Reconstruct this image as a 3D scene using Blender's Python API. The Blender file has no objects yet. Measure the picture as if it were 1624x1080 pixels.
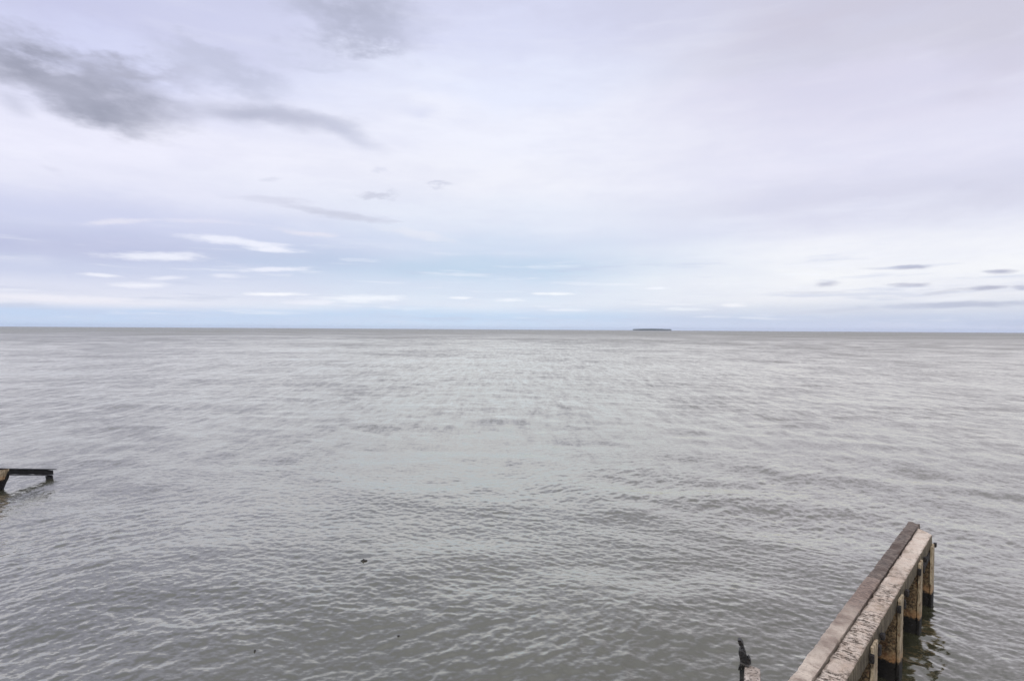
import bpy, math, random
import numpy as np
from mathutils import Vector, Matrix, noise, Euler
random.seed(7)
S = bpy.context.scene
COL = S.collection

# ------------------------------------------------------------------ camera
H = 6.0
F = 902.0            # focal length in photograph pixels (1624 wide)
cam_d = bpy.data.cameras.new('camera')
cam = bpy.data.objects.new('camera', cam_d); COL.objects.link(cam)
cam_d.sensor_width = 36.0; cam_d.lens = 36.0*F/1624.0
cam_d.clip_start = 0.1; cam_d.clip_end = 60000
PITCH = math.radians(1.143); ROLL = math.radians(0.353)
R = Matrix.Rotation(math.radians(90)-PITCH, 3, 'X') @ Matrix.Rotation(ROLL, 3, 'Z')
M = R.to_4x4(); M.translation = (0, 0, H)
cam.matrix_world = M
S.camera = cam

def ray(px, py):
    return (R @ Vector(((px-812)/F, -(py-540)/F, -1.0))).normalized()
def at(px, py, z):
    """world point of height z seen in that direction (used once, to survey the place)"""
    d = ray(px, py); t = (z-H)/d.z
    return Vector((0, 0, H)) + d*t
def azel(px, py):
    d = ray(px, py)
    return math.atan2(d.x, d.y), math.asin(d.z)

# ------------------------------------------------------------------ helpers
def tag(o, label=None, cat=None, group=None, kind=None):
    if label: o['label'] = label
    if cat: o['category'] = cat
    if group: o['group'] = group
    if kind: o['kind'] = kind
    return o
def empty(name, loc, label, cat, group=None):
    o = bpy.data.objects.new(name, None); COL.objects.link(o); o.location = loc
    o.empty_display_size = .3
    return tag(o, label, cat, group)
def mesh_obj(name, verts, faces, mat, parent=None, smooth=False):
    me = bpy.data.meshes.new(name); me.from_pydata([tuple(v) for v in verts], [], faces)
    me.materials.append(mat); me.update()
    if smooth:
        for p in me.polygons: p.use_smooth = True
    o = bpy.data.objects.new(name, me); COL.objects.link(o)
    if parent is not None:
        o.parent = parent
    return o
def lattice(nx, ny, nz):
    idx = {}; V = []; Fc = []
    def v(i, j, k):
        if (i, j, k) not in idx:
            idx[(i, j, k)] = len(V); V.append((i/nx, j/ny, k/nz))
        return idx[(i, j, k)]
    for i in range(nx):
        for j in range(ny):
            Fc.append((v(i,j,0), v(i,j+1,0), v(i+1,j+1,0), v(i+1,j,0)))
            Fc.append((v(i,j,nz), v(i+1,j,nz), v(i+1,j+1,nz), v(i,j+1,nz)))
    for i in range(nx):
        for k in range(nz):
            Fc.append((v(i,0,k), v(i+1,0,k), v(i+1,0,k+1), v(i,0,k+1)))
            Fc.append((v(i,ny,k), v(i,ny,k+1), v(i+1,ny,k+1), v(i+1,ny,k)))
    for j in range(ny):
        for k in range(nz):
            Fc.append((v(0,j,k), v(0,j,k+1), v(0,j+1,k+1), v(0,j+1,k)))
            Fc.append((v(nx,j,k), v(nx,j+1,k), v(nx,j+1,k+1), v(nx,j,k+1)))
    return V, Fc
def fbm(p, sc, oc=3):
    a = 0; w = 1; t = 0
    q = Vector(p)*sc
    for _ in range(oc):
        a += noise.noise(q)*w; t += w; w *= .5; q = q*2.13 + Vector((3.1, 1.7, 9.2))
    return a/t
def rough_box(name, lo, hi, cell, mat, parent, amp=.008, chip=.02, seed=0., warp=None, bevel=.01):
    lo = Vector(lo); hi = Vector(hi); d = hi-lo
    n = [max(1, min(400, int(round(abs(d[i])/cell)))) for i in range(3)]
    V, Fc = lattice(*n); out = []
    c = (lo+hi)/2
    for (a, b, k) in V:
        p = Vector((lo.x+d.x*a, lo.y+d.y*b, lo.z+d.z*k))
        e = [min(t, 1-t)*abs(d[i]) for i, t in enumerate((a, b, k))]
        near = sorted(e)[1]         # distance to the second nearest side = edge closeness
        q = p + Vector((seed, seed*1.7, seed*.6))
        off = Vector((fbm(q, 5), fbm(q+Vector((9, 0, 0)), 5), fbm(q+Vector((0, 9, 0)), 5)))*amp
        off += Vector((fbm(q, 22, 2), fbm(q+Vector((9, 0, 0)), 22, 2), fbm(q+Vector((0, 9, 0)), 22, 2)))*amp*.6
        if near < .05:
            w = (1-near/.05)
            inward = Vector([(-1 if t > .5 else 1)*(1 if e[i] < .05 else 0) for i, t in enumerate((a, b, k))])
            ch = max(0, fbm(q, 7, 3)+.05)*2.2
            off += inward*(w*(bevel*.6 + chip*ch))
        p += off
        if warp: p = warp(p)
        out.append(p)
    return mesh_obj(name, out, Fc, mat, parent)

# ------------------------------------------------------------------ node sugar
class NT:
    def __init__(s, nt): s.nt = nt; s.n = nt.nodes; s.l = nt.links
    def put(s, node, key, val):
        if val is None: return
        inp = node.inputs[key]
        if isinstance(val, bpy.types.NodeSocket): s.l.new(val, inp)
        else: inp.default_value = val
    def math(s, op, a, b=None, c=None, clamp=False):
        m = s.n.new('ShaderNodeMath'); m.operation = op; m.use_clamp = clamp
        s.put(m, 0, a); s.put(m, 1, b); s.put(m, 2, c); return m.outputs[0]
    def vmath(s, op, a, b=None, scale=None):
        m = s.n.new('ShaderNodeVectorMath'); m.operation = op
        s.put(m, 0, a); s.put(m, 1, b)
        if scale is not None: s.put(m, 'Scale', scale)
        return m.outputs['Value'] if op in ('LENGTH', 'DOT_PRODUCT') else m.outputs['Vector']
    def noise(s, vec, scale, detail=4, rough=.55, out='Fac', dist=0):
        m = s.n.new('ShaderNodeTexNoise'); s.put(m, 'Vector', vec)
        m.inputs['Scale'].default_value = scale; m.inputs['Detail'].default_value = detail
        m.inputs['Roughness'].default_value = rough; m.inputs['Distortion'].default_value = dist
        return m.outputs[out]
    def mapr(s, v, a, b, c=0., d=1., smooth=True):
        m = s.n.new('ShaderNodeMapRange'); m.clamp = True
        m.interpolation_type = 'SMOOTHSTEP' if smooth else 'LINEAR'
        for k, x in zip(('Value', 'From Min', 'From Max', 'To Min', 'To Max'), (v, a, b, c, d)): s.put(m, k, x)
        return m.outputs[0]
    def mapping(s, vec, loc=(0, 0, 0), rot=(0, 0, 0), sc=(1, 1, 1), typ='POINT'):
        m = s.n.new('ShaderNodeMapping'); m.vector_type = typ; s.put(m, 'Vector', vec)
        m.inputs['Location'].default_value = loc; m.inputs['Rotation'].default_value = rot
        m.inputs['Scale'].default_value = sc; return m.outputs[0]
    def mix(s, f, a, b, typ='MIX'):
        m = s.n.new('ShaderNodeMix'); m.data_type = 'RGBA'; m.blend_type = typ
        s.put(m, 0, f)
        for k, x in ((6, a), (7, b)):
            if isinstance(x, tuple) and len(x) == 3: x = x+(1,)
            s.put(m, k, x)
        return m.outputs[2]
    def comb(s, x, y, z):
        m = s.n.new('ShaderNodeCombineXYZ'); s.put(m, 0, x); s.put(m, 1, y); s.put(m, 2, z); return m.outputs[0]
    def sep(s, v):
        m = s.n.new('ShaderNodeSeparateXYZ'); s.put(m, 0, v); return m.outputs
    def ramp(s, f, stops):
        m = s.n.new('ShaderNodeValToRGB'); s.put(m, 0, f); cr = m.color_ramp; cr.interpolation = 'EASE'
        while len(cr.elements) < len(stops): cr.elements.new(.5)
        for e, (p, c) in zip(cr.elements, stops): e.position = p; e.color = tuple(c)+(1,)
        return m.outputs[0]
def lin(c):
    return tuple(((x/255)/12.92 if x/255 <= .04045 else ((x/255+.055)/1.055)**2.4) for x in c)
def new_mat(name):
    m = bpy.data.materials.new(name); m.use_nodes = True
    return m, NT(m.node_tree), m.node_tree.nodes['Principled BSDF']

# ------------------------------------------------------------------ world: daylight sky under broken high overcast
SUN_EL = math.radians(52); SUN_AZ = math.radians(215)       # compass style: 0 = +Y, clockwise
w = bpy.data.worlds.new('World'); S.world = w; w.use_nodes = True
T = NT(w.node_tree); T.n.clear()
out = T.n.new('ShaderNodeOutputWorld'); bg = T.n.new('ShaderNodeBackground')
T.l.new(bg.outputs[0], out.inputs[0])
tc = T.n.new('ShaderNodeTexCoord'); D = tc.outputs['Generated']
sky = T.n.new('ShaderNodeTexSky'); sky.sky_type = 'NISHITA'; sky.sun_disc = False
sky.sun_elevation = SUN_EL; sky.sun_rotation = SUN_AZ
x, y, z = T.sep(D)
az = T.math('ARCTAN2', x, y)
el = T.math('ARCSINE', z)
elp = T.math('MAXIMUM', el, 0.0)
Ds = T.mapping(D, sc=(1, 1, 2.6))
n1 = T.sep(T.noise(Ds, 5.0, 7, .6, 'Color'))
n2 = T.sep(T.noise(T.mapping(D, loc=(4, 2, 1), sc=(1, 1, 3.5)), 2.2, 5, .55, 'Color'))
def cen(v, k): return T.math('MULTIPLY', T.math('SUBTRACT', v, .5), k)
# broad veil colours: elevation ramps met on three bearings, blended along azimuth
def profile(px, pts, top):
    st = []
    for (py, c) in pts: st.append((max(0, azel(px, py)[1])/1.0, lin(c)))
    st.append((.75, lin(top))); st.sort(key=lambda q: q[0]); return st
Lp = profile(100, [(515,(192,214,246)),(492,(184,206,240)),(478,(224,226,242)),(455,(214,217,238)),(425,(194,200,229)),
     (392,(181,185,219)),(340,(200,203,232)),(280,(229,228,245)),(220,(236,234,250)),(130,(222,222,245)),(60,(207,210,242)),(0,(196,197,230))], (186,189,206))
Cp = profile(760, [(520,(200,221,248)),(500,(184,211,242)),(482,(214,224,242)),(460,(206,218,238)),(425,(184,205,230)),
     (395,(202,214,235)),(350,(226,230,243)),(280,(238,238,247)),(190,(238,239,251)),(120,(228,232,251)),(40,(214,217,243)),(0,(208,210,236))], (192,194,208))
Rp = profile(1500, [(522,(200,210,238)),(505,(188,200,228)),(490,(206,212,230)),(465,(232,232,240)),(425,(242,241,244)),(385,(238,237,243)),
     (330,(220,219,235)),(300,(213,211,229)),(230,(226,223,240)),(100,(216,212,232)),(40,(208,205,222)),(0,(204,200,218))], (188,188,200))
elw = T.math('ADD', elp, T.math('ADD', T.math('MULTIPLY', cen(n1[0], .28), elp), T.math('MULTIPLY', cen(n2[0], .22), elp)))
azw = T.math('ADD', az, T.math('ADD', cen(n1[1], .12), cen(n2[1], .35)))
aL, aC, aR = azel(100, 300)[0], azel(760, 300)[0], azel(1500, 300)[0]
base = T.mix(T.mapr(azw, aL, aC), T.ramp(elw, Lp), T.ramp(elw, Cp))
base = T.mix(T.mapr(azw, aC+.05, aR-.12), base, T.ramp(elw, Rp))
# fine unevenness of the veil
mott = T.noise(T.mapping(D, loc=(1, 5, 2), sc=(1, 1, 4)), 9, 6, .6)
base = T.mix(T.mapr(mott, .35, .7, 0., .22), base, lin((205, 206, 230)) )
mott2 = T.noise(T.mapping(D, loc=(7, 5, 3), sc=(1, 1, 9)), 5, 5, .6)
base = T.mix(T.mapr(mott2, .5, .75, 0., .15), base, lin((240, 240, 250)))
vec = T.comb(T.math('ADD', az, T.math('ADD', cen(n1[1], .16), cen(T.sep(T.noise(Ds, 16, 5, .6, 'Color'))[0], .05))),
             T.math('ADD', elp, T.math('MULTIPLY', T.math('ADD', cen(n1[2], .35), cen(T.sep(T.noise(Ds, 18, 5, .6, 'Color'))[1], .25)), elp)), 0.)
edge = T.math('ADD', cen(T.noise(T.mapping(D, sc=(1, 1, 3)), 9, 6, .52), 1.25), cen(n1[0], .8))
vec2 = T.comb(T.math('ADD', az, cen(n1[1], .07)), T.math('ADD', elp, T.math('MULTIPLY', cen(n1[2], .16), elp)), 0.)
fe = T.comb(az, T.math('MULTIPLY', el, 4.5), 0.)
edge2 = T.math('ADD', cen(T.noise(fe, 26, 6, .65), 2.6), cen(T.noise(fe, 8, 3, .5), 1.2))
def cloud(px, py, hw, hh, rot, col, op, soft=.9, rag=1.):
    global base
    a0, e0 = azel(px, py)
    a1, e1 = azel(px+hw*math.cos(math.radians(rot)), py-hw*math.sin(math.radians(rot)))
    a2, e2 = azel(px+hh*math.sin(math.radians(rot)), py+hh*math.cos(math.radians(rot)))
    ra = math.hypot(a1-a0, e1-e0); rb = math.hypot(a2-a0, e2-e0); th = math.atan2(e1-e0, a1-a0)
    p = T.mapping(vec2 if hh <= 7 or hh in (14, 17, 19) else vec, loc=(a0, e0, 0), rot=(0, 0, th), sc=(ra, rb, 1), typ='TEXTURE')
    r = T.math('SUBTRACT', T.vmath('LENGTH', p), T.math('MULTIPLY', edge2 if hh <= 7 else edge, rag))
    m = T.mapr(r, 1.3, 1.3-soft*1.35, 0., op)
    base = T.mix(m, base, lin(col))
DK = (140, 141, 160); MG = (172, 174, 196); PU = (172, 172, 196); WH = (238, 238, 250)
for c in [
    (60,108,150,54,-16,(158,158,176),.85), (165,165,125,48,-17,(148,149,167),.9), (215,120,115,36,-10,(162,162,180),.8),
    (55,100,60,20,-8,DK,.45), (30,172,40,14,-25,MG,.4),
    (385,183,95,19,-2,(168,170,192),.75), (480,192,95,17,-8,(172,174,196),.7), (550,210,66,14,-22,(176,180,204),.55), (365,115,110,40,-24,(184,187,210),.7),
    (330,80,60,18,-15,(190,192,216),.4), (560,22,135,52,-8,(172,175,197),.85), (600,48,55,24,0,(176,179,201),.5),(520,85,90,20,-4,(196,200,222),.5),
    (600,304,34,8,-6,(196,197,214),.7), (685,289,20,8,-10,(200,202,220),.6), (545,338,85,7,-9,(198,199,217),.75), (430,318,60,5,-3,(208,208,226),.6),
    (665,180,30,14,8,(214,217,240),.6), (604,256,16,8,-10,(210,212,230),.5), (430,287,18,5,0,(212,213,230),.5), (62,270,18,6,-15,(218,217,236),.6),
    (1560,320,150,26,8,(202,199,218),.45), (1300,350,160,16,10,(208,206,226),.35), (1590,60,150,90,0,(198,193,208),.4),
    (720,425,160,22,2,(182,204,228),.5), (860,415,90,14,3,(188,206,230),.4),
    (1442,422,44,4,3,PU,.95), (1586,431,26,4.5,1,PU,.95), (1302,450,26,5,0,(186,186,205),.95), (1440,452,36,4,0,PU,.95), (1564,457,34,4,3,PU,.95),
    (1500,462,40,3.4,6,(196,196,212),.8), (1618,457,16,4.4,0,PU,.9), (1290,463,60,2.6,0,(206,208,224),.7), (1385,425,40,2.6,0,(214,214,226),.7),
    (1520,484,150,6,1.5,(176,182,208),.9), (1350,491,110,5,4,(196,202,224),.7), (1600,512,60,7,1,(176,190,222),.6),
    (375,384,85,7,-5,WH,.85), (430,396,50,6,-3,WH,.9), (250,407,82,7,-1,WH,.85), (440,428,58,4.5,1,WH,.75), (170,437,36,3.6,-3,WH,.85),
    (225,452,46,5,1,WH,.85), (270,441,30,3.5,3,WH,.6), (355,438,32,4,-2,WH,.6), (435,466,50,3.6,-1,(246,246,253),1.), (592,474,58,6,1,(238,242,252),.8), (500,480,40,4,0,WH,.6),
    (185,354,56,5,1,(234,229,240),.6), (480,368,62,5,-8,(234,228,238),.55), (320,354,90,4,-1,(228,224,240),.4), (660,372,60,7,-10,(236,233,240),.4),
    (878,466,32,3,0,(244,246,252),.95), (1155,484,28,3.6,0,(240,240,248),.8), (1054,457,20,2.6,1,(238,240,250),.8), (730,472,20,2.4,0,(240,243,252),.8), (812,477,26,3,0,(236,240,250),.8),
    (1090,490,40,3,0,(234,238,248),.6), (905,492,34,3,0,(234,238,250),.7), (90,474,150,7,-2,(236,234,246),.75),
    ]: cloud(*c, soft=1.0 if c[3] > 8 else .8, rag=.4 if c[3] in (14, 17, 19) else .75 if c[3] > 7 else .7)
# thin broken streaks of cloud low over the lake
band = T.math('MULTIPLY', T.mapr(el, .004, .02), T.mapr(el, .17, .09))
stk = T.noise(T.comb(T.math('ADD', az, cen(n1[0], .1)), T.math('MULTIPLY', el, 13), 0.), 5.5, 7, .62)
base = T.mix(T.math('MULTIPLY', band, T.mapr(stk, .53, .68, 0, .4)), base, lin((240, 241, 250)))
stk2 = T.noise(T.comb(T.math('ADD', az, 3.1), T.math('MULTIPLY', el, 12), 1.), 5.5, 7, .62)
base = T.mix(T.math('MULTIPLY', band, T.mapr(stk2, .55, .70, 0, .45)), base, lin((186, 194, 222)))
clear = T.vmath('SCALE', sky.outputs[0], scale=.14)
hs = T.n.new('ShaderNodeHueSaturation'); hs.inputs['Saturation'].default_value = .88; T.l.new(base, hs.inputs['Color'])
veil = T.vmath('SCALE', hs.outputs[0], scale=T.mapr(el, .58, 1.15, 1.09, 2.5))     # unseen overhead sky raised to light pier and water; overcast is brightest there
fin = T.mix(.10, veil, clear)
w.cycles.sampling_method = 'MANUAL'; w.cycles.sample_map_resolution = 256
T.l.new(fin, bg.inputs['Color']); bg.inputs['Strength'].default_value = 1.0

sd = bpy.data.lights.new('sun', 'SUN'); sd.energy = 1.5; sd.angle = math.radians(12); sd.color = (1, .96, .9)
so = bpy.data.objects.new('sun', sd); COL.objects.link(so)
sv = Vector((math.sin(SUN_AZ)*math.cos(SUN_EL), math.cos(SUN_AZ)*math.cos(SUN_EL), math.sin(SUN_EL)))
so.rotation_euler = sv.to_track_quat('Z', 'Y').to_euler(); so.location = sv*40

# ------------------------------------------------------------------ materials
def m_concrete(name, dark_zone=None, tint=(1, 1, 1)):
    m, t, b = new_mat(name)
    tc = t.n.new('ShaderNodeTexCoord').outputs['Object']
    n_big = t.noise(tc, 1.7, 5, .6); n_mid = t.noise(tc, 7, 6, .65)
    col = t.mix(t.mapr(n_big, .35, .65), lin((202, 184, 166)), lin((236, 222, 204)))
    col = t.mix(t.mapr(n_mid, .42, .7, 0, .6), col, lin((192, 164, 140)))
    # rough pitted patches, grain across the beam
    st = t.mapping(tc, sc=(2.4, 1, 1)); pits = t.noise(st, 13, 5, .75)
    zone = t.noise(tc, 2.1, 3, .6)
    along = t.math('ADD', t.sep(tc)[0], cen2(t, zone, 6.))
    pm = t.math('MULTIPLY', t.mapr(pits, .50, .58), t.math('MULTIPLY', t.mapr(zone, .40, .52), t.mapr(along, 2.4, 4.6, .1, 1.)))
    col = t.mix(t.math('MULTIPLY', pm, .95), col, lin((72, 60, 44)))
    blot = t.noise(tc, 3.4, 5, .7)
    col = t.mix(t.mapr(blot, .52, .66, 0, .55), col, lin((128, 108, 82)))
    fine = t.noise(st, 90, 3, .7)
    col = t.mix(t.mapr(fine, .45, .72, 0, .8), col, lin((104, 88, 74)))
    yy = t.sep(tc)[1]; ej = t.math('MINIMUM', t.math('ABSOLUTE', yy), t.math('ABSOLUTE', t.math('SUBTRACT', t.math('ABSOLUTE', yy), EDGE)))
    ej = t.math('ADD', ej, cen2(t, t.noise(tc, 6, 5, .7), .14))
    col = t.mix(t.mapr(ej, .045, .0, 0, .65), col, lin((88, 72, 56)))
    # weathered olive side faces
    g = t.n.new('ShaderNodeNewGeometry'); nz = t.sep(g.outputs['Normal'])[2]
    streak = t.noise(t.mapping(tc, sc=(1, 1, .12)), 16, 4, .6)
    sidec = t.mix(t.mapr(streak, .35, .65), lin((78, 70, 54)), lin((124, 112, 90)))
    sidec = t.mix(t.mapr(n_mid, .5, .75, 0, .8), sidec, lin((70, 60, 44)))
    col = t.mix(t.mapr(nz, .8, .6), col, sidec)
    t.l.new(col, b.inputs['Base Color']); b.inputs['Roughness'].default_value = .9
    bp = t.n.new('ShaderNodeBump'); bp.inputs['Distance'].default_value = .02; bp.inputs['Strength'].default_value = .9
    t.put(bp, 'Height', t.math('SUBTRACT', t.math('ADD', fine, n_mid), t.math('MULTIPLY', pm, .8)))
    t.l.new(bp.outputs[0], b.inputs['Normal'])
    return m
def m_plank(name, wet):
    m, t, b = new_mat(name)
    tc = t.n.new('ShaderNodeTexCoord').outputs['Object']
    gr = t.noise(t.mapping(tc, sc=(5, 1.2, 1)), 9, 6, .7); big = t.noise(tc, 2.3, 4, .6); sp = t.noise(t.mapping(tc, sc=(2, 1, 1)), 60, 3, .7)
    if wet:
        c = t.mix(t.mapr(gr, .35, .62), lin((50, 44, 40)), lin((134, 120, 108)))
        c = t.mix(t.mapr(big, .5, .7, 0, .8), c, lin((70, 54, 44)))
    else:
        c = t.mix(t.mapr(big, .38, .62), lin((148, 132, 118)), lin((206, 192, 174)))
        c = t.mix(t.mapr(gr, .5, .72, 0, .75), c, lin((104, 84, 74)))
        xx = t.math('ADD', t.sep(tc)[0], cen2(t, t.noise(tc, 1.6, 4, .65), 5.))
        c = t.mix(t.mapr(xx, 8.0, 4.0, 0, .85), c, t.mix(t.mapr(gr, .4, .6), lin((74, 60, 54)), lin((146, 126, 112))))
        c = t.mix(t.mapr(sp, .64, .7, 0, .5), c, lin((215, 205, 200)))
    c = t.mix(t.mapr(sp, .45, .3, 0, .5), c, lin((60, 48, 44)))
    t.l.new(c, b.inputs['Base Color']); b.inputs['Roughness'].default_value = .85
    bp = t.n.new('ShaderNodeBump'); bp.inputs['Distance'].default_value = .015; bp.inputs['Strength'].default_value = .8
    t.put(bp, 'Height', t.math('ADD', gr, sp)); t.l.new(bp.outputs[0], b.inputs['Normal'])
    return m
def m_pile(name, light):
    m, t, b = new_mat(name)
    g = t.n.new('ShaderNodeNewGeometry'); P = g.outputs['Position']; pz = t.sep(P)[2]
    n = t.noise(P, 9, 6, .65); sm = t.noise(P, 26, 5, .7); st = t.noise(t.mapping(P, sc=(1, 1, .15)), 18, 5, .6)
    if light: c = t.mix(t.mapr(st, .35, .65), lin((120, 106, 82)), lin((180, 164, 136)))
    else: c = t.mix(t.mapr(sm, .38, .62), lin((48, 38, 26)), lin((128, 108, 78)))
    c = t.mix(t.mapr(n, .52, .68, 0, .8), c, lin((92, 58, 32)))
    c = t.mix(t.mapr(st, .6, .72, 0, .6), c, lin((60, 42, 26)))
    zz = t.math('ADD', pz, cen2(t, n, .3)); zz = t.math('ADD', zz, cen2(t, sm, .22))
    c = t.mix(t.mapr(zz, .50, .36, 0, .55), c, lin((160, 120, 80)))      # rust and barnacle line
    c = t.mix(t.mapr(zz, .36, .28), c, lin((20, 17, 13)))               # black weed below it
    t.l.new(c, b.inputs['Base Color']); b.inputs['Roughness'].default_value = .9
    bp = t.n.new('ShaderNodeBump'); bp.inputs['Distance'].default_value = .02; bp.inputs['Strength'].default_value = .9
    t.put(bp, 'Height', t.math('ADD', n, sm)); t.l.new(bp.outputs[0], b.inputs['Normal'])
    return m
def cen2(t, v, k): return t.math('MULTIPLY', t.math('SUBTRACT', v, .5), k)
def m_dark(name, c1, c2, rough=.8):
    m, t, b = new_mat(name)
    tc = t.n.new('ShaderNodeTexCoord').outputs['Object']
    n = t.noise(tc, 12, 6, .65)
    t.l.new(t.mix(t.mapr(n, .4, .65), lin(c1), lin(c2)), b.inputs['Base Color']); b.inputs['Roughness'].default_value = rough
    bp = t.n.new('ShaderNodeBump'); bp.inputs['Distance'].default_value = .02
    t.put(bp, 'Height', n); t.l.new(bp.outputs[0], b.inputs['Normal'])
    return m
EDGE = .30
CON = m_concrete('weathered_concrete'); PLW = m_plank('dark_weathered_plank', True); PLD = m_plank('pale_weathered_plank', False)
PIL = m_pile('stained_concrete_pile', False); PLL = m_pile('stained_flange', True)
RST = m_dark('black_rusted_steel', (14, 12, 11), (38, 30, 26)); BLK = m_dark('near_black_wall', (10, 9, 8), (26, 22, 16))  # BLK: near-black mottle over the whole infill sheet
DRF = m_dark('wet_driftwood', (22, 20, 18), (52, 46, 40), .5)

# ------------------------------------------------------------------ water
def spectrum(L, N, lmin, lmax, pw, wdir, iso, seed):
    rng = np.random.default_rng(seed)
    k = np.fft.fftfreq(N, d=L/N)*2*np.pi
    kx, ky = np.meshgrid(k, k, indexing='ij'); kk = np.hypot(kx, ky); kk[0, 0] = 1
    ang = np.arctan2(ky, kx)
    k1, k0 = 2*np.pi/lmin, 2*np.pi/lmax
    A = kk**(-pw)*np.exp(-(k0/kk)**2)*np.exp(-(kk/k1)**4)
    A *= np.sqrt(iso + (1-iso)*np.cos(ang-wdir)**4)
    A[0, 0] = 0
    h = np.fft.ifft2(A*(rng.normal(size=(N, N))+1j*rng.normal(size=(N, N)))).real
    gx = (np.roll(h, -1, 0)-np.roll(h, 1, 0))/(2*L/N)
    return (h/np.sqrt(2*np.mean(gx**2))).astype(np.float32)     # unit rms slope (about)
def sample(h, L, x, y, rot):
    N = h.shape[0]; c, s = math.cos(rot), math.sin(rot)
    u = ((x*c+y*s)/L*N) % N; v = ((-x*s+y*c)/L*N) % N
    i = np.floor(u).astype(np.int32); j = np.floor(v).astype(np.int32); fu = u-i; fv = v-j
    i %= N; j %= N; i2 = (i+1) % N; j2 = (j+1) % N
    return (h[i, j]*(1-fu)*(1-fv)+h[i2, j]*fu*(1-fv)+h[i, j2]*(1-fu)*fv+h[i2, j2]*fu*fv)
def lowfreq(L, N, lam, seed):
    rng = np.random.default_rng(seed); k = np.fft.fftfreq(N, d=L/N)
    kx, ky = np.meshgrid(k, k, indexing='ij'); A = np.exp(-((np.hypot(kx, ky)*lam)**2))
    h = np.fft.ifft2(A*np.fft.fft2(rng.normal(size=(N, N)))).real
    return (h/h.std()).astype(np.float32)
WD = math.radians(75)
fineA = spectrum(23.7, 2048, .09, .55, 2.3, WD, .22, 1)
fineB = spectrum(31.3, 2048, .10, .85, 2.3, WD+.4, .22, 2)
midC = spectrum(97., 1024, .9, 5.5, 2.7, WD-.25, .08, 3)
bigD = spectrum(410., 1024, 4., 26, 2.7, WD+.1, .15, 4)
patch = lowfreq(260., 512, 9., 5); patch2 = lowfreq(1900., 512, 60., 6)
theta = np.concatenate([np.linspace(math.radians(89.5), math.radians(50), 8, endpoint=False),
                        np.linspace(math.radians(50), math.radians(34), 60, endpoint=False),
                        np.linspace(math.radians(34), math.atan(H/9000.), 900)])
rr = H/np.tan(theta)
dense = np.linspace(-52, 52, 1350)
side = np.concatenate([np.linspace(54, 306, 110)])
angs = np.radians(np.concatenate([dense, side]))
Rg, Ag = np.meshgrid(rr, angs, indexing='ij')
X = Rg*np.sin(Ag); Y = Rg*np.cos(Ag)
dr = np.gradient(rr)[:, None]
dx = np.maximum(dr, Rg*math.radians(104/1350))
def fade(lam): return np.clip((lam-dx)/(lam*.75), 0, 1)**1.0
P1 = sample(patch, 260., X, Y, .3)*fade(25.); P2 = sample(patch2, 1900., X, Y, 1.1)*fade(160.)
shel = np.interp(Y, [0, 14, 30, 70, 130, 300, 900], [.66, .68, .66, .85, .95, 1.3, 1.8])      # sheltered belt, open lake beyond
amp = np.clip((1+.15*P1+.09*P2)*shel, .25, 2.4)
s1 = 1/(1+np.exp(-2*sample(patch, 260., X+71, Y-33, 2.0)))
Z = amp*.102*fade(.22)*(sample(fineA, 23.7, X, Y, 0)*s1+sample(fineB, 31.3, X, Y, .61)*(1-s1))*1.15
Z += amp*.048*fade(1.4)*sample(midC, 97., X, Y, .2)
Z += .010*fade(8.)*sample(bigD, 410., X, Y, 0)
pa, pb = at(1479, 847, 0), at(1345, 1080, 1.5); pdx, pdy = pb.x-at(1479, 847, 1.5).x, pb.y-at(1479, 847, 1.5).y
pl = math.hypot(pdx, pdy); pdx /= pl; pdy /= pl; fo = at(1479, 847, 1.5)
al = (X-fo.x)*pdx+(Y-fo.y)*pdy; ac = np.abs((X-fo.x)*pdy-(Y-fo.y)*pdx)
slap = np.exp(-(ac/.9)**2)/(1+np.exp(-3*(al+.8)))*(Rg < 40)          # wash thrown back by the piles
Z += slap*.09*(sample(fineB, 31.3, X+3, Y+9, 1.9))
Z[:3] = 0
lost = amp*np.sqrt(np.clip(.088**2*(1-fade(.22)**2)+.040**2*(1-fade(1.4)**2), 0, 1))   # slope the sheet no longer carries
# crests a little sharper than troughs
Z = (Z + 1.6*np.maximum(Z, 0)**2*np.exp(-Rg/60)).astype(np.float32)
nr, nc = X.shape
co = np.stack([X, Y, Z], -1).reshape(-1, 3).astype(np.float32)
ii, jj = np.meshgrid(np.arange(nr-1), np.arange(nc), indexing='ij'); j2 = (jj+1) % nc
quads = np.stack([ii*nc+jj, ii*nc+j2, (ii+1)*nc+j2, (ii+1)*nc+jj], -1).reshape(-1, 4).astype(np.int32)
me = bpy.data.meshes.new('water'); me.vertices.add(len(co)); me.vertices.foreach_set('co', co.ravel())
me.loops.add(quads.size); me.loops.foreach_set('vertex_index', np.ascontiguousarray(quads).ravel())
me.polygons.add(len(quads)); me.polygons.foreach_set('loop_start', np.arange(0, quads.size, 4, dtype=np.int32))
me.polygons.foreach_set('loop_total', np.full(len(quads), 4, dtype=np.int32))
me.polygons.foreach_set('use_smooth', np.ones(len(quads), dtype=bool))
at_ = me.attributes.new('lost_slope', 'FLOAT', 'POINT'); at_.data.foreach_set('value', lost.ravel().astype(np.float32))
me.update(); me.validate()
water = bpy.data.objects.new('water', me); COL.objects.link(water); tag(water, kind='structure')
m, t, b = new_mat('lake_water')
g = t.n.new('ShaderNodeNewGeometry'); P = g.outputs['Position']
att = t.n.new('ShaderNodeAttribute'); att.attribute_name = 'lost_slope'; lost_s = att.outputs['Fac']
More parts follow.
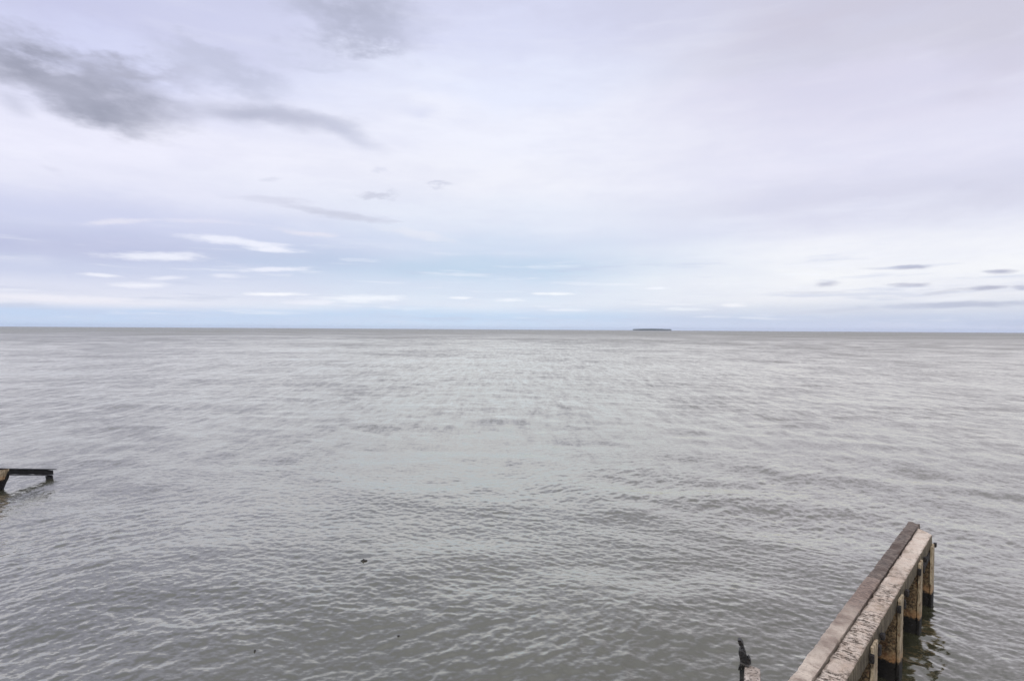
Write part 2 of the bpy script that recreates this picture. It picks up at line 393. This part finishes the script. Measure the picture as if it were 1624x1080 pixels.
def slope(scale, detail, k, loc=(0, 0, 0), sc=(1, 1, 1), rg=.6):
    c = t.noise(t.mapping(P, loc=loc, sc=sc), scale, detail, rg, 'Color')
    return t.vmath('MULTIPLY', t.vmath('SUBTRACT', c, (.5, .5, .5)), (k, k, 0))
lostc = t.math('MINIMUM', lost_s, .075)
micro = slope(9., 5, .46, (0, 0, 0), (1, 1.9, 1))
far1 = t.vmath('SCALE', slope(1.8, 7, 7., (5, 3, 0)), scale=lostc)
far2 = t.vmath('SCALE', slope(1.2, 6, 12.5, (2, 8, 0), (1, .16, 1), .85), scale=lostc)
calm = t.mapr(t.vmath('LENGTH', P), 60., 900., .16, .07)          # gust contrast evens out across the open lake
gust = t.math('ADD', 1., t.math('MULTIPLY', t.math('SUBTRACT', t.noise(t.mapping(P, sc=(1, 1.4, 1)), .02, 6, .65), .5), t.math('MULTIPLY', calm, 13.)))
gust2 = t.mapr(t.noise(t.mapping(P, sc=(1, 1.4, 1)), .0035, 5, .6), .3, .7, .75, 1.25, False)
pert = t.vmath('SCALE', t.vmath('ADD', t.vmath('ADD', micro, far1), far2), scale=t.math('MULTIPLY', gust, gust2))
# unresolved facets: the ones that can be seen lean towards whoever looks (microfacet masking)
inc = t.vmath('MULTIPLY', g.outputs['Incoming'], (1, 1, 0))
lean_ = t.vmath('SCALE', inc, scale=t.math('MULTIPLY', t.math('MULTIPLY', t.math('MULTIPLY', lost_s, lost_s), 13.), t.math('MULTIPLY', gust, gust2)))
nrm = t.vmath('NORMALIZE', t.vmath('ADD', t.vmath('ADD', g.outputs['Normal'], pert), lean_))
silt = t.noise(P, .12, 4, .6)
dif = t.n.new('ShaderNodeBsdfDiffuse'); t.l.new(t.mix(t.mapr(silt, .35, .65), (.036, .037, .021, 1), (.052, .051, .032, 1)), dif.inputs['Color'])
gl = t.n.new('ShaderNodeBsdfGlossy'); t.l.new(t.math('MULTIPLY_ADD', lostc, 1.8, .12), gl.inputs['Roughness']); gl.inputs['Color'].default_value = (1, .977, .878, 1)
t.l.new(nrm, gl.inputs['Normal'])
fr = t.n.new('ShaderNodeFresnel'); fr.inputs['IOR'].default_value = 2.25; t.l.new(nrm, fr.inputs['Normal'])
ms = t.n.new('ShaderNodeMixShader'); rf = t.ramp(fr.outputs[0], [(0., (0, 0, 0)), (.15, (.09,)*3), (.20, (.28,)*3), (.28, (.53,)*3), (.44, (.68,)*3), (.72, (.88,)*3), (1., (.98,)*3)])
t.n[-1].color_ramp.interpolation = 'LINEAR'
t.l.new(rf, ms.inputs[0])
t.l.new(dif.outputs[0], ms.inputs[1]); t.l.new(gl.outputs[0], ms.inputs[2])
t.l.new(ms.outputs[0], t.n['Material Output'].inputs['Surface']); t.n.remove(b)
me.materials.append(m)

# ------------------------------------------------------------------ the concrete groin on the right
ZT = 1.5
far_o = at(1479, 847, ZT); near_o = at(1345, 1080, ZT)
far_l = at(1443, 826, ZT); near_l = at(1250, 1080, ZT)
dirv = ((near_o-far_o).normalized()+(near_l-far_l).normalized()).normalized()      # away from the far end, back to shore
lft = Vector((dirv.y, -dirv.x, 0))
if lft.dot(far_l-near_o) < 0: lft = -lft
W = (near_l-near_o).dot(lft)
crack = at(1291.5, 1080, ZT); Wr = (crack-near_o).dot(lft)
print('PIER width', W, 'right', Wr, 'dir', dirv, 'far', far_o, 'W far', (far_l-far_o).dot(lft))
LEN = 13.0
pier = empty('breakwater', (far_o.x, far_o.y, 0), 'long weathered breakwater with pale concrete and brown plank capping on stained piles, lower right', 'breakwater')
pier.rotation_euler = (0, 0, math.atan2(dirv.y, dirv.x))
# local frame: +x back along the groin to shore; which side is left?
ang = pier.rotation_euler.z
ly = Vector((-math.sin(ang), math.cos(ang), 0)); sg = 1 if ly.dot(lft) > 0 else -1     # local y sign of the left side
def bx(s0, s1, t0, t1, z0, z1):
    a, c = sorted((t0*sg, t1*sg)); return (s0, a, z0), (s1, c, z1)
def skew(p):                                   # far end of the cap is broken off on a slant, its underside eaten away
    tt = p.y*sg
    if p.x < 1.2: p.x += max(0, (1.2-p.x)/1.2)*(-tt*.9)
    if p.z < 1.35 and p.x < 2.1: p.z += (2.1-p.x)/2.1*.12*(1+.8*noise.noise(p*6))*(1.35-p.z)/.3
    return p
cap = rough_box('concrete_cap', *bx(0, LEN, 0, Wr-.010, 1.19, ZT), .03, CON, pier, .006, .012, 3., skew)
def jag(p):
    if p.x < -.2 and p.y*sg > 0: p.x += .10*noise.noise(Vector((p.y*9, p.z*4, 0)))
    return p
sL = -(far_l-far_o).dot(dirv)
cut = 3.5
rough_box('plank', *bx(-sL, cut, Wr+.012, W, 1.27, ZT-.012), .03, PLW, pier, .006, .016, 8., jag)['label'] = 'dark brown plank at the far end of the capping'
rough_box('plank', *bx(cut+.012, LEN, Wr+.014, W+.004, 1.26, ZT-.004), .03, PLD, pier, .005, .014, 15.)
wall = rough_box('sheet_wall', *bx(.15, LEN, Wr+.04, W-.05, -1.2, 1.262), .09, BLK, pier, .02, .02, 21.)
def s_of(px):       # where the outer face line passes that bearing
    best = min(((abs((math.atan2((far_o+dirv*s).x, (far_o+dirv*s).y)) - azel(px, 900)[0]), s) for s in [i*.01 for i in range(0, 1200)]))
    return best[1]
posts = [0.06, s_of(1459), s_of(1429), s_of(1389)]
gap = posts[3]-posts[2]; posts += [posts[3]+gap*i for i in (1, 2, 3)]
print('POSTS', posts)
for i, s in enumerate(posts):
    rough_box('pile', *bx(s+.0, s+.30, .0, Wr+.02, -1.2, 1.22 if i else 1.30), .04, PIL, pier, .012, .03, 30.+i)
    fl = rough_box('flange', *bx(s+.0, s+.32, -.055, -.004, -1.0, 1.43 if i else 1.33), .04, PLL, pier, .004, .012, 50.+i)
    if i:
        rough_box('bolt', *bx(s+.325, s+.40, -.075, -.006, 1.22, 1.35), .03, RST, pier, .004, .01, 70+i)
        rough_box('bolt', *bx(s-.42, s-.30, -.075, -.006, 1.27, 1.38), .03, RST, pier, .004, .01, 80+i)
        rough_box('bolt', *bx(s-.20, s-.08, -.065, -.006, 1.12, 1.28), .03, RST, pier, .004, .01, 90+i)
rough_box('bolt', *bx(-.02, .10, -.085, -.02, 1.24, 1.33), .03, RST, pier, .004, .01, 99)
rough_box('recess_shade_bar', *bx(.42, 1.75, -.02, .05, 1.05, 1.22), .04, RST, pier, .012, .03, 101)  # dark bar added to stand in for the shaded recess under the cap end

# ------------------------------------------------------------------ concrete stub with broken steel pile beside it
A = at(1193.5, 1053, 1.5); B_ = at(1193, 1080, 1.5); dd = (B_-A); dd.z = 0; dd.normalize()
stub = empty('beam_stub', (A.x, A.y, 0), 'short pitted pinkish concrete beam stub at the bottom edge, left of the long breakwater', 'beam')
stub.rotation_euler = (0, 0, math.atan2(dd.y, dd.x))
def skew2(p):
    if p.x < .3: p.x += (p.y+.1)*.25*(.3-p.x)/.3*sgn2
    return p
sgn2 = 1 
m, t, b = new_mat('pitted_concrete')
tc = t.n.new('ShaderNodeTexCoord').outputs['Object']
c = t.mix(t.mapr(t.noise(tc, 9, 4, .6), .35, .65), lin((136, 124, 112)), lin((178, 166, 154)))
vz = t.noise(t.mapping(tc, sc=(1.6, 1, 1)), 26, 3, .6)
pm = t.mapr(vz, .575, .63)
c = t.mix(t.math('MULTIPLY', pm, .92), c, lin((50, 38, 36)))
t.l.new(c, b.inputs['Base Color']); b.inputs['Roughness'].default_value = .9
bp = t.n.new('ShaderNodeBump'); bp.inputs['Distance'].default_value = .02; t.put(bp, 'Height', t.math('SUBTRACT', 1., pm)); t.l.new(bp.outputs[0], b.inputs['Normal'])
rough_box('beam', (0, -.10, 1.22), (3.2, .10, 1.5), .025, m, stub, .003, .004, 5., skew2)
for s in (.12, 2.0):
    rough_box('pile', (s, -.09, -1.2), (s+.2, .09, 1.216), .05, PIL, stub, .01, .02, 7.+s)

bp_ = at(1177.5, 1058, 1.45)
pile = empty('broken_pile', (bp_.x, bp_.y, 0), 'black corroded steel pile torn to a jagged spike, left of the concrete stub', 'pile')
# outline of the torn steel plate in metres (x across, z height), swept to a ragged 5 cm section
f = (bp_.y)/F
prof = [(1173.,1095),(1173.2,1062),(1170.8,1061),(1171.6,1057),(1173.6,1052),(1174.2,1049),(1174,1044),(1172.6,1038),(1171.2,1033),(1172,1029.5),(1174,1027.5),(1174.4,1024),
        (1171.8,1020.5),(1170,1014.5),(1170.8,1012.8),(1174.8,1013.0),(1177,1017),(1179.2,1020.5),(1179.6,1024.8),(1181.4,1029),(1183,1034.5),(1184,1039),(1185.6,1041.2),(1187.2,1039.2),(1189,1042),(1190.6,1046),(1191.4,1049.6),(1188,1050.6),(1184,1050),(1181.8,1051),(1181.6,1058),(1181.4,1095)]
r2 = ray(1177.5, 1058); k = (bp_-Vector((0,0,H))).length
pts = []
side_v = Vector((r2.y, -r2.x, 0)).normalized(); up_s = k/F*math.cos(math.atan((1058-540)/F))**0
for (px, py) in prof:
    # survey each corner on the upright plane through the pile that faces the shore
    d = ray(px, py); nrm = Vector((r2.x, r2.y, 0)).normalized()
    tt = (bp_-Vector((0, 0, H))).dot(nrm)/d.dot(nrm)
    q = Vector((0, 0, H))+d*tt
    pts.append(((q-bp_).dot(side_v), q.z))
pile.rotation_euler = (0, 0, math.atan2(side_v.y, side_v.x))
import bmesh
bm = bmesh.new()
zlow = min(q[1] for q in pts)
loop = [bm.verts.new((a, -.035, zz if zz > zlow+.01 else -1.0)) for a, zz in pts]
fc = bm.faces.new(loop)
ex = bmesh.ops.extrude_face_region(bm, geom=[fc])
for v in [e for e in ex['geom'] if isinstance(e, bmesh.types.BMVert)]: v.co.y += .07
bmesh.ops.recalc_face_normals(bm, faces=bm.faces)
bmesh.ops.triangulate(bm, faces=[f_ for f_ in bm.faces if len(f_.verts) > 4])
bmesh.ops.subdivide_edges(bm, edges=bm.edges[:], cuts=1, use_grid_fill=True)
for v in bm.verts:
    if v.co.z > 0: v.co += Vector((.002*noise.noise(v.co*20), .03*noise.noise(v.co*7)+.012*noise.noise(v.co*30), .006*noise.noise(v.co*25+Vector((5, 0, 0)))))
me2 = bpy.data.meshes.new('plate'); bm.to_mesh(me2); bm.free()
STL = m_dark('torn_steel', (10, 9, 9), (46, 43, 40), .45); me2.materials.append(STL)
o = bpy.data.objects.new('plate', me2); COL.objects.link(o); o.parent = pile
# bent flange lip folded forward across the tear
zt = at(1180, 1046, 1.5).z
rough_box('lip', (-.045, -.075, 1.515), (.085, -.037, 1.54), .015, m_dark('bare_steel', (40, 38, 36), (84, 80, 76), .45), pile, .006, .006, 12., lambda p: Vector((p.x, p.y, p.z+(.02-p.x)*.25)))
rough_box('rear_flange', (-.04, .04, -1.0), (.04, .10, 1.38), .04, RST, pile, .01, .02, 14.)

# ------------------------------------------------------------------ collapsed steel jetty at the left
def on_depth(px, py, d):
    r_ = ray(px, py); return Vector((0, 0, H))+r_*(d/r_.y)
a1 = on_depth(90, 743.6, 22.6); a0 = on_depth(0, 742.4, 21.0)
dj = (a0-a1); Lj = Vector((dj.x, dj.y, 0)).length; sl = dj.z/Lj
print('JETTY', a1, a0, 'slope', sl)
jet = empty('collapsed_jetty', (a1.x, a1.y, 0), 'low black steel beam of a collapsed jetty leaning into the water at the left edge', 'jetty')
jet.rotation_euler = (0, 0, math.atan2(dj.y, dj.x))
tilt = lambda p: Vector((p.x, p.y, p.z + a1.z + sl*p.x))
JT = m_dark('jetty_steel', (10, 10, 12), (28, 25, 26), .7)
Lx = Lj+4.0
rough_box('beam', (.12, -.03, -.235), (Lx, .03, -.03), .06, JT, jet, .006, .012, 3., tilt)
rough_box('top_flange', (0, -.11, -.028), (Lx, .11, 0), .06, JT, jet, .004, .012, 4., tilt)
rough_box('bottom_flange', (.16, -.10, -.262), (Lx, .10, -.237), .06, JT, jet, .004, .015, 5., tilt)
rough_box('leg', (.14, -.08, -1.2), (.36, .08, a1.z-.20), .05, JT, jet, .015, .03, 6.)
def lean(p): return Vector((p.x + max(0, .62-p.z)*.38, p.y, p.z))
rough_box('leg', (Lj-.36, -.06, -1.0), (Lj-.22, .06, .62), .04, JT, jet, .012, .02, 7., lean)
rough_box('pile', (Lj-.22, -.10, -1.2), (Lj+.06, .14, a0.z-.05), .045, PLL, jet, .015, .04, 8., lambda p: lean(p) )
rough_box('pile', (Lj+2.2, -.12, -1.2), (Lj+2.5, .12, a0.z+.1), .06, PIL, jet, .015, .04, 9.)

# ------------------------------------------------------------------ driftwood pieces on the lake
def drift(px, py, lx, ly, lz, label, seed, knob=False):
    p = at(px, py, 0.0)
    V, Fc = lattice(14, 8, 6); out = []
    for (a, b2, c2) in V:
        q = Vector((a*2-1, b2*2-1, c2*2-1)); n_ = q.normalized()*max(abs(q.x), abs(q.y), abs(q.z))**.4
        d_ = 1+.35*noise.noise(n_*1.9+Vector((seed, 0, 0)))+.12*noise.noise(n_*6)
        v_ = Vector((n_.x*lx/2*d_, n_.y*ly/2*d_, n_.z*lz/2*d_))
        if knob: v_.z += .55*lz*math.exp(-((n_.x+.25)/.22)**2)*(1 if n_.z > 0 else 0)
        out.append(v_)
    o = mesh_obj('driftwood', out, Fc, DRF, None, True)
    i = np.argmin((X-p.x)**2+(Y-p.y)**2); o.location = (p.x, p.y, float(Z.ravel()[i])+lz*.12)
    o.rotation_euler = (0, 0, .15*seed)
    return tag(o, label, 'driftwood', 'driftwood afloat on the lake')
drift(577.5, 891, .17, .08, .05, 'largest dark chunk of driftwood, afloat on open water left of centre', 1., True)
drift(632, 1008.5, .05, .04, .03, 'tiny dark driftwood scrap, the right one of the two nearest the bottom edge', 2.)
drift(404, 1034, .035, .035, .045, 'tiny dark driftwood scrap, the left one of the two nearest the bottom edge', 3.)

# ------------------------------------------------------------------ island on the horizon
DI = 6000.
l_ = ray(1002.5, 522); r_ = ray(1064.5, 522)
xl = l_.x/l_.y*DI; xr = r_.x/r_.y*DI; cx = (xl+xr)/2; hw = (xr-xl)/2
V = []; Fc = []; n1_, n2_ = 60, 16
for i in range(n1_):
    a = 2*math.pi*i/n1_
    for j in range(n2_):
        rr_ = 1-j/(n2_-1)
        V.append((cx+hw*1.0*rr_*math.cos(a), DI+150*rr_*math.sin(a), -1+4.5*(1-rr_**3)+.6*noise.noise(Vector((i*.7, j*.7, 0)))))
for i in range(n1_):
    for j in range(n2_-1):
        Fc.append((i*n2_+j, ((i+1) % n1_)*n2_+j, ((i+1) % n1_)*n2_+j+1, i*n2_+j+1))
SOIL = m_dark('island_ground', (70, 66, 54), (92, 88, 70)); LEAF = m_dark('distant_foliage', (84, 92, 84), (104, 114, 100))
tag(mesh_obj('island', V, Fc, SOIL, None, True), kind='structure')
bm = bmesh.new(); rnd = random.Random(4)
for i in range(520):
    u = rnd.uniform(-1, 1); v = rnd.uniform(-1, 1)
    if u*u+v*v > .96: continue
    env = (1-abs(u)**3)*(1-.5*abs(v)**4)
    hgt = (15+3.5*noise.noise(Vector((u*3, v*2, 0)))+rnd.uniform(-.6, .8))*(.5+.5*env) + 4
    r0 = rnd.uniform(4, 7)
    mt = Matrix.Translation((cx+u*hw, DI+v*140, hgt*.55)) @ Matrix.Diagonal((r0, r0, hgt*.5, 1))
    g_ = bmesh.ops.create_icosphere(bm, subdivisions=2, radius=1, matrix=mt)
    for vv in g_['verts']: vv.co += Vector((noise.noise(vv.co*.3), noise.noise(vv.co*.3+Vector((7, 0, 0))), noise.noise(vv.co*.3+Vector((0, 7, 0)))))*2
me3 = bpy.data.meshes.new('woodland'); bm.to_mesh(me3); bm.free(); me3.materials.append(LEAF)
o = bpy.data.objects.new('woodland', me3); COL.objects.link(o)
tag(o, 'low dense woodland covering the small island on the horizon', 'woodland', kind='stuff')

# ------------------------------------------------------------------ lake air
V, Fc = lattice(1, 1, 1)
m = bpy.data.materials.new('haze'); m.use_nodes = True; m.node_tree.nodes.clear()
t = NT(m.node_tree); mo = t.n.new('ShaderNodeOutputMaterial'); pv = t.n.new('ShaderNodeVolumePrincipled')
pv.inputs['Color'].default_value = (.74, .84, 1, 1); pv.inputs['Density'].default_value = 6e-5
t.l.new(pv.outputs[0], mo.inputs['Volume'])
hz = mesh_obj('haze', [(-9600+19200*a, -9600+19200*b2, -2.5+36*c2) for a, b2, c2 in V], Fc, m)
tag(hz, kind='stuff')
hz['label'] = 'thin pale air over the lake that softens the horizon'; hz['category'] = 'haze'

S.view_settings.view_transform = 'Standard'; S.view_settings.look = 'None'
S.view_settings.exposure = 0; S.view_settings.gamma = 1
